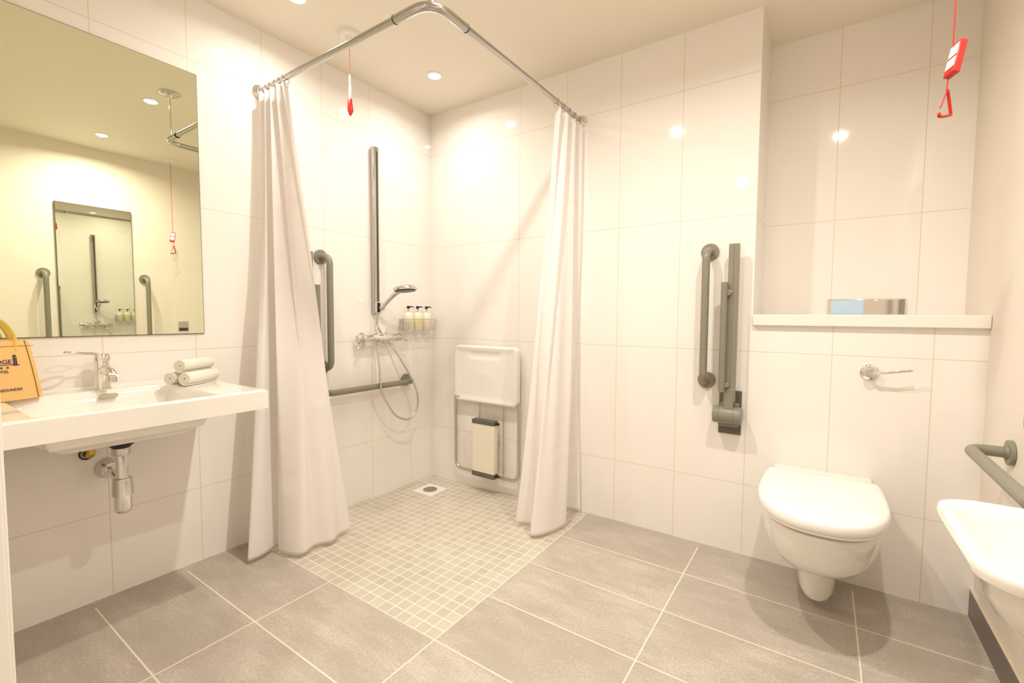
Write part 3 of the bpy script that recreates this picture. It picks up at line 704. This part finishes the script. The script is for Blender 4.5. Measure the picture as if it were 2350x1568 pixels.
# ------------------------------------------------------------------ toilet
def toilet():
    cx = 2.213
    t = thing('toilet', (cx, -.3, .04), 'white wall-hung toilet with closed lid below the ledge shelf', 'toilet')
    def outline(hw, yb, yf, n=56, back=.93, z=0, rb=.03):
        # D shape: straight back at yb, sides, elliptic front at yf
        pts = []; ym = yb+(yf-yb)*.42
        for k in range(n//2+1):
            a = PI*k/(n//2); c_, s_ = math.cos(a), max(0, math.sin(a)); pts.append((cx+hw*math.copysign(abs(c_)**.84, c_), ym+(yf-ym)*s_**.84))
        # left side up to the back
        m = n//4; L = []
        for k in range(1, m+1):
            s = k/m
            if s < .72: q = s/.72; L.append((hw*(1-(1-back)*q*q), ym+(yb-ym)*(1-.07)*q if True else 0))
            else:
                q = (s-.72)/.28*PI/2; y0 = ym+(yb-ym)*.93; L.append((hw*back-hw*.07*(1-math.cos(q)), y0+(yb-y0)*math.sin(q)))
        pts += [(cx-p, q) for p, q in L]; pts += [(cx+p, q) for p, q in L[::-1]]
        return [(p, q, z) for p, q in pts]
    # pan
    rings = [outline(.150, -.13, -.52, z=.396), outline(.176, -.02, -.594, z=.4035), outline(.1835, -.004, -.604, z=.401), outline(.1855, -.001, -.606, z=.394), outline(.184, -.001, -.604, z=.384), outline(.180, -.001, -.599, z=.360),
             outline(.172, -.001, -.588, z=.320), outline(.160, -.001, -.566, z=.280), outline(.143, -.001, -.530, z=.250), outline(.118, -.001, -.480, z=.228), outline(.090, -.001, -.415, z=.214),
             outline(.070, -.001, -.360, z=.200), outline(.0655, -.001, -.338, z=.180), outline(.0645, -.001, -.332, z=.130), outline(.062, -.001, -.326, z=.075), outline(.057, -.001, -.318, z=.055), outline(.046, -.01, -.300, z=.045), outline(.02, -.05, -.24, z=.044)]
    bm = B(); loft(bm, rings); obj('pan', bm, M_cer, t)
    obj('rear_deck', box(B(), (cx-.168, -.118, .395), (cx+.166, -.001, .443)), M_cer, t, bevel=.006)
    so = lambda g, z: outline(.1845+g, -.118+g, -.622-g, z=z, back=.955)
    bm = B(); loft(bm, [so(-.03, .405), so(-.014, .4125), so(-.003, .4135), so(0, .416), so(0, .423), so(-.002, .4245)]); obj('seat_ring', bm, M_lid, t)
    bm = B(); loft(bm, [so(-.003, .4245), so(.003, .4255), so(.005, .429), so(.0055, .440), so(.004, .452), so(.0, .4575), so(-.008, .4605), so(-.03, .462), so(-.07, .463), so(-.12, .4635)]); obj('lid', bm, M_lid, t)
    for x in (-.075, .075): obj('hinge', lathe(B(), [(.010, -.03), (.010, .03)], (cx+x, -.108, .448), (1, 0, 0), seg=18), M_lid, t)
toilet()
t = thing('flush_plate', (2.35, REC, 1.085), 'chrome flush plate with blue reflection painted on left button on the ledge behind toilet', 'flush plate')
pl = obj('plate', box(B(), (2.213, REC-.014, 1.0845), (2.492, REC-.0005, 1.157)), M_chr, t, bevel=.003)
obj('flush_button', box(B(), (2.226, REC-.0155, 1.089), (2.346, REC-.0135, 1.152)), M_blue, t, bevel=.001, label='left button, reflection painted pale blue')  # blue reflection put into the button's colour
obj('flush_button', box(B(), (2.349, REC-.0155, 1.089), (2.480, REC-.0135, 1.152)), M_chr, t, bevel=.001, label='mirror-chrome right button')
t = thing('lever_handle', (2.355, 0, .86), 'chrome flush lever on the tiles above the toilet', 'handle')
obj('rose', lathe(B(), [(.030, .0005), (.030, .006), (.024, .011), (.019, .012)], (2.355, 0, .861), (0, -1, 0)), M_chr, t)
obj('hub', lathe(B(), [(.019, .010), (.019, .034), (.016, .040), (.001, .041)], (2.355, 0, .861), (0, -1, 0)), M_chr2, t)
obj('lever', tube(B(), catmull([(2.358, -.032, .861), (2.385, -.046, .864), (2.43, -.052, .872), (2.466, -.050, .879), (2.478, -.052, .882)], 5), [.006]*6+[.0045]*9+[.0055]*6, 12), M_chr, t)

# ------------------------------------------------------------------ small corner basin
def hand_basin():
    x0, x1, y0, y1, zt = 2.411, XR-.001, -1.303, -.903, .685
    cxx, cyy = (x0+x1)/2, (y0+y1)/2; hx, hy = (x1-x0)/2, (y1-y0)/2
    t = thing('hand_basin', (cxx, cyy, .52), 'small white wall-hung hand basin at the right edge, beside the toilet', 'washbasin')
    def ring(g, z, gw=None, seg=20):
        # front (room side) corners strongly rounded, wall side square; g shrinks the front and sides, gw the wall side
        gw = 0 if gw is None else gw; X0, X1 = x0+g, x1-gw; Y0, Y1 = y0+g*1.15, y1-g*1.15; R = min(.072, (X1-X0)*.8, (Y1-Y0)*.45); out = []
        for c, a0 in (((X0+R, Y1-R), PI/2), ((X0+R, Y0+R), PI)):
            for k in range(seg+1):
                a = a0+PI/2*k/seg; bulge = 1.0; out.append((c[0]+R*math.cos(a)*bulge, c[1]+R*math.sin(a), z))
        r = .006
        out += [(X1-r, Y0, z), (X1, Y0+r, z), (X1, Y1-r, z), (X1-r, Y1, z)]
        return out
    rings = [ring(.105, .575, .09), ring(.085, .585, .075), ring(.055, .62, .065), ring(.036, .665, .06), ring(.028, .679, .058), ring(.018, .685, .052), ring(.008, .686), ring(.002, .683), ring(0, .676), ring(.002, .664), ring(.012, .655), ring(.022, .625), ring(.045, .580), ring(.085, .540), ring(.12, .522)]
    bm = B(); loft(bm, rings); obj('bowl', bm, M_cer, t)
    obj('waste', lathe(B(), [(.020, 0), (.020, .003), (.001, .004)], (2.555, cyy, .576)), M_chr, t)
    obj('tail_pipe', lathe(B(), [(.018, -.12), (.018, .01)], (2.585, cyy, .520)), M_chr, t)
hand_basin()
# dark bin under the basin
t = thing('waste_bin', (2.632, -.972, 0), 'dark waste bin on the floor below the small basin, at the right edge', 'bin')
bm = B(); loft(bm, [[(a, b, z) for a, b in rrect(2.632, -.972, .042-g, .110-g, .02)] for z, g in ((0, .006), (.01, .002), (.40, 0), (.41, .003))]); obj('bin_body', bm, M_bin, t)
bm = B(); loft(bm, [[(a, b, z) for a, b in rrect(2.632, -.972, .043-g, .111-g, .02)] for z, g in ((.411, .002), (.413, 0), (.435, 0), (.445, .006), (.448, .02))]); obj('bin_lid', bm, M_bin, t)

# wall plate on the right wall, visible in the mirror
t = thing('wall_plate', (XR, -.49, .915), 'small steel wall plate with a dark slot, seen low in the big mirror', 'wall plate')
obj('plate', box(B(), (XR-.006, -.530, .915), (XR-.0005, -.452, 1.004)), M_chr2, t, bevel=.002)
obj('slot', box(B(), (XR-.0075, -.526, .918), (XR-.0055, -.456, .945)), M_slot, t, smooth=False)
